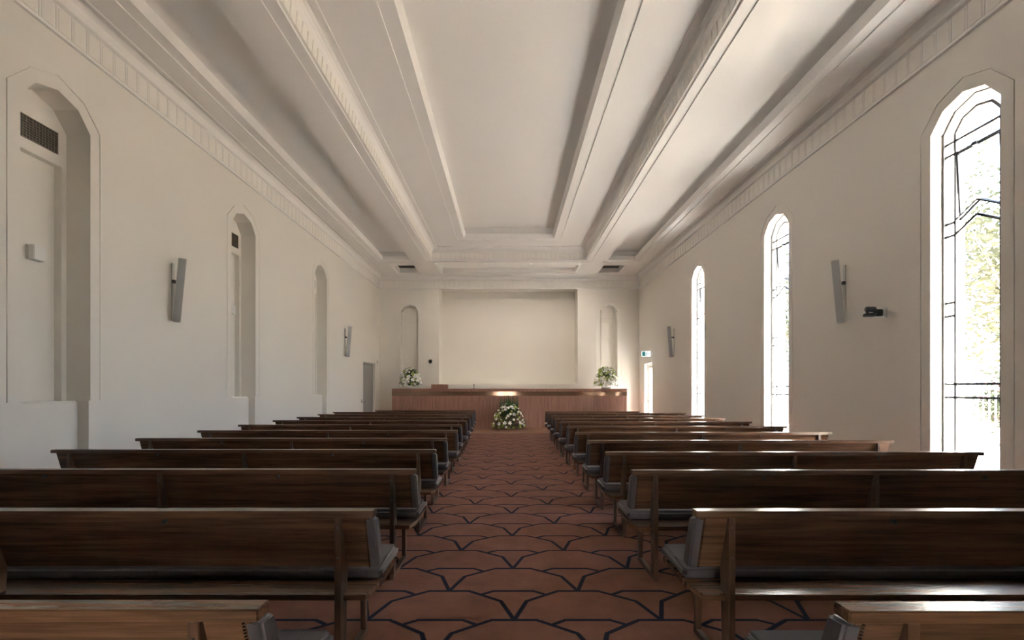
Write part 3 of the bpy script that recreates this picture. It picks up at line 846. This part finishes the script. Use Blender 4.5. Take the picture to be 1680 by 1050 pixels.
def arrangement(loc, rx, hz, nfl, label, seed, spikes=0, scale=1.0, pot=True, flat=.55, lift=.0):
    random.seed(seed)
    r_ = empty('flower_arrangement', loc, label=label, cat='flowers')
    if pot:
        MB().lathe([(.13, 0), (.17, .01), (.19, .05), (.17, .07)], n=20).build('bowl', M['white'], r_)
    z0 = .07 if pot else .0
    # woody heart so the mound is closed
    dark, midl = MB(), MB()
    H = hz*(.72 if spikes else 1.0)
    for k in range(1000 if spikes else 560):
        th = random.uniform(0, 2*math.pi); ph = random.random()
        zz = ph*H*.95
        rr = rx*math.sqrt(max(.05, 1-(zz/H)**2))*random.uniform(.35, 1.08)
        if spikes: rr = rx*math.sqrt(max(.03, 1-(zz/H)**1.7))*random.uniform(.45, 1.1)
        p = (rr*math.cos(th), rr*math.sin(th)*flat, z0+zz*.9)
        d = Vector((math.cos(th), math.sin(th)*flat, random.uniform(-.1, .9) + zz/H))
        leaf(dark if random.random() < .55 else midl, p, d, random.uniform(.09, .17)*scale, random.uniform(.03, .055)*scale, .2)
    for k in range(34):                                     # long leaves spraying out low down
        th = random.uniform(0, 2*math.pi)
        d = Vector((math.cos(th), math.sin(th)*flat, random.uniform(.0, .35)))
        leaf(dark, (math.cos(th)*rx*.65, math.sin(th)*rx*.65*flat, z0+.06+random.random()*.12), d, rx*random.uniform(.3, .5), .045, .25)
    for k in range(16):                                     # upright leaves at the crown
        th = random.uniform(0, 2*math.pi); a = random.uniform(0, .35)
        leaf(midl if k % 3 else dark, (math.cos(th)*.05, math.sin(th)*.05, z0+H*.72), (math.cos(th)*a, math.sin(th)*a*flat, 1), hz*random.uniform(.2, .34), .05, 0)
    if spikes:
        for k in range(spikes):
            x = (k/(spikes-1)-.5)*rx*1.0; lean = x*.12
            top = hz*random.uniform(.86, 1.0)
            leaf(dark, (x, .02, H*.45), (lean, 0, 1), top-H*.45, .055, 0)
            leaf(midl, (x+.015, -.01, H*.45), (lean+.05, -.05, 1), (top-H*.45)*.9, .045, 0)
            x2 = x+random.uniform(-.03, .03)
            for q_ in range(4): leaf(midl, (x2+lean*(top-H)*.5, -.02, H*.8+q_*(top-H*.85)/4), (random.choice((-.6, .6)), -.5, 1), .10, .05, 0)
    tag(dark.build('dark_foliage', M['leafD'], r_), kind='stuff')
    tag(midl.build('green_foliage', M['leafM'], r_), kind='stuff')
    # blooms over the front and sides
    pts = []; tries = 0
    while len(pts) < nfl and tries < 6000:
        tries += 1
        th = random.uniform(math.pi*.92, math.pi*2.08); zz = random.uniform(.06, .97)
        if spikes: rr = rx*math.sqrt(max(0, 1-zz**1.7))*.96
        else: rr = rx*math.sqrt(max(0, 1-zz*zz))*.98
        p = Vector((rr*math.cos(th), rr*math.sin(th)*flat, z0+zz*H*.93))
        p.x *= random.uniform(.5, 1.0) if random.random() < .5 else 1
        p.y = min(p.y, .02)
        if all((p-q).length > .072*scale for q in pts): pts.append(p)
    for i, p in enumerate(pts):
        nrm = Vector((p.x, p.y*1.6-.12, (p.z-z0)*.55+.05)).normalized()
        k = random.random()
        me, nm = (LILY, 'lily') if k < .36 else ((ROSE, 'rose') if k < .66 else (MUM, 'chrysanthemum'))
        o = link(nm, me, r_)
        o.location = p + nrm*.035
        o.rotation_euler = nrm.to_track_quat('Z', 'Y').to_euler()
        sc_ = scale*random.uniform(.85, 1.2); o.scale = (sc_,)*3
    return r_
arrangement((0.0, 17.74, .012), .58, 1.36, 66, 'large mound of white lilies and green flowers on the floor before the screen', 11, spikes=9, scale=1.02, pot=False, flat=.55)
arrangement((-3.78, 18.56, 1.505), .37, .74, 40, 'leafy white and green flower arrangement on the left end of the screen', 5, scale=1.1)
arrangement((3.74, 18.56, 1.505), .41, .78, 66, 'full white flower arrangement on the right end of the screen', 8, scale=1.1)
random.seed(3)

# ------------------------------------------------------------------ outside the windows
pv = MB().box(XR+.43, 8.05, -6, 30, -.25, -.05).box(-8, XR+.43, -12, YN-.42, -.25, -.05)
tag(pv.build('trim_10', M['pave']), kind='structure')
gw = MB().box(8.05, 8.30, 3, 27, -.25, .40).box(8.02, 8.33, 3, 27, .40, .44)
tag(gw.build('garden_wall', M['render']), 'low white rendered wall under the metal fence outside the windows', 'wall')
soil = MB().box(8.30, 26, 0, 40, -.25, .30)
tag(soil.build('garden_bed', mat('soil', (.16, .12, .08), .95, noise=(2, .3))), 'planted garden bed behind the fence outside', 'ground')
# metal fence in panels
fp = empty('fence_panel', (8.17, 6.4, .44))
MB().box(-.012, .012, 0, 2.14, .08, .12).build('rail', M['steel'], fp)
MB().box(-.012, .012, 0, 2.14, 1.02, 1.06).build('rail', M['steel'], fp)
MB().box(-.025, .025, -.025, .025, 0, 1.25).build('post', M['steel'], fp)
bar_me = MB().prism([(-.009, -.009, .02), (.009, -.009, .02), (.009, .009, .02), (-.009, .009, .02)], [(-.009, -.009, 1.16), (.009, -.009, 1.16), (.009, .009, 1.16), (-.009, .009, 1.16)]).lathe([(.011, 1.16), (.015, 1.18), (.002, 1.235)], n=6).mesh('bar', M['steel'])
for i in range(1, 20):
    o = link('bar', bar_me, fp); o.location = (0, i*.107, 0)
FW = ['nearest of those seen through the nearest window', 'second of the row, seen through the nearest window', 'third of the row behind the wall outside', 'fourth of the row, seen through the middle window', 'fifth of the row, seen through the middle window', 'sixth of the row behind the wall outside', 'seventh of the row, seen through the far window', 'last of the row outside the far window']
for i in range(8):
    o = fp if i == 0 else copy_tree(fp)
    o.location = (8.17, 6.4+i*2.175, .44)
    tag(o, 'dark metal bar fence panel, '+FW[i], 'fence', 'fence panels along the garden wall')

def tree(name, label, loc, h, cr, nleaf, mat_l, cat='tree', flowers=0, trunk=.12, ls=.16, low=.35):
    r_ = empty(name, loc, label=label, cat=cat)
    tr = MB()
    if trunk > .05:
        tr.tube([(0,0,0), (0,0,.12), (.05,.03,h*.25), (-.04,.05,h*.5), (.02,0,h*.72)], [trunk*1.15, trunk, trunk*.8, trunk*.6, trunk*.35], 10)
    tips = []
    nb = 26 if trunk > .05 else 12
    for k in range(nb):
        a = random.uniform(0, 2*math.pi); zb = h*random.uniform(.2, .6) if trunk > .05 else .02
        e = Vector((math.cos(a)*cr*random.uniform(.35, .95), math.sin(a)*cr*random.uniform(.35, .95), h*random.uniform(low, 1.0)))
        m1 = Vector((e.x*.4, e.y*.4, zb+(e.z-zb)*.5))
        tr.tube([(0, 0, zb), m1, e], [trunk*.35+.006, trunk*.2+.004, .006], 6); tips.append(e); tips.append(m1.lerp(e, .6))
    tr.build('trunk' if trunk > .05 else 'stems', M['bark'], r_)
    lf = MB()
    for k in range(nleaf):
        t = random.choice(tips)
        p = t + Vector((random.gauss(0, cr*.2), random.gauss(0, cr*.2), random.gauss(0, h*.07)))
        if p.z < .24: p.z = .24+random.random()*.2
        d = Vector((random.uniform(-1,1), random.uniform(-1,1), random.uniform(-.5,.6))).normalized()
        s_ = d.cross(Vector((random.random(), random.random(), 1))).normalized()*ls*.28
        lf.add([p, p+d*ls*.5+s_, p+d*ls, p+d*ls*.5-s_], [(0,1,2,3)])
    tag(lf.build('foliage', mat_l, r_), kind='stuff')
    if flowers:
        fl = MB()
        for k in range(flowers):
            t = random.choice(tips)
            p = t + Vector((random.gauss(0, cr*.22), random.gauss(0, cr*.22), random.gauss(0, h*.07)+.05))
            petal_mesh(fl, p, (random.uniform(-1, 0), random.uniform(-1,1), .6), .055, .05, 5, .3)
        tag(fl.build('blossom', M['pink'], r_), kind='stuff')
    return r_
tree('garden_tree', 'leafy yellow green tree seen through the nearest window', (11.3, 10.4, .3), 5.0, 1.35, 3800, M['leafB'], trunk=.13, ls=.17)
tree('garden_tree', 'tall darker tree with thin upper branches behind the nearer tree', (15.4, 14.4, .3), 7.6, 2.2, 3200, M['leafA'], trunk=.2, ls=.17)
tree('garden_tree', 'dark green tree seen through the middle window', (12.3, 20.2, .3), 6.0, 2.2, 4200, M['leafA'], trunk=.18, ls=.18)
for i, (x, y, h_, lb) in enumerate([(9.25, 7.3, 1.3, 'pink flowering shrub nearest the fence corner by the nearest window'), (9.35, 8.9, 1.45, 'pink flowering shrub in the middle of the nearest window'),
                                   (9.3, 12.3, 1.2, 'pink flowering shrub farthest in the nearest window'), (9.4, 15.2, 1.5, 'flowering shrub seen through the middle window')]):
    tree('garden_shrub', lb, (x, y, .3), h_, .52, 1900, M['leafA'] if i % 2 else M['leafB'], 'shrub', flowers=110, trunk=.02, ls=.10, low=.25)
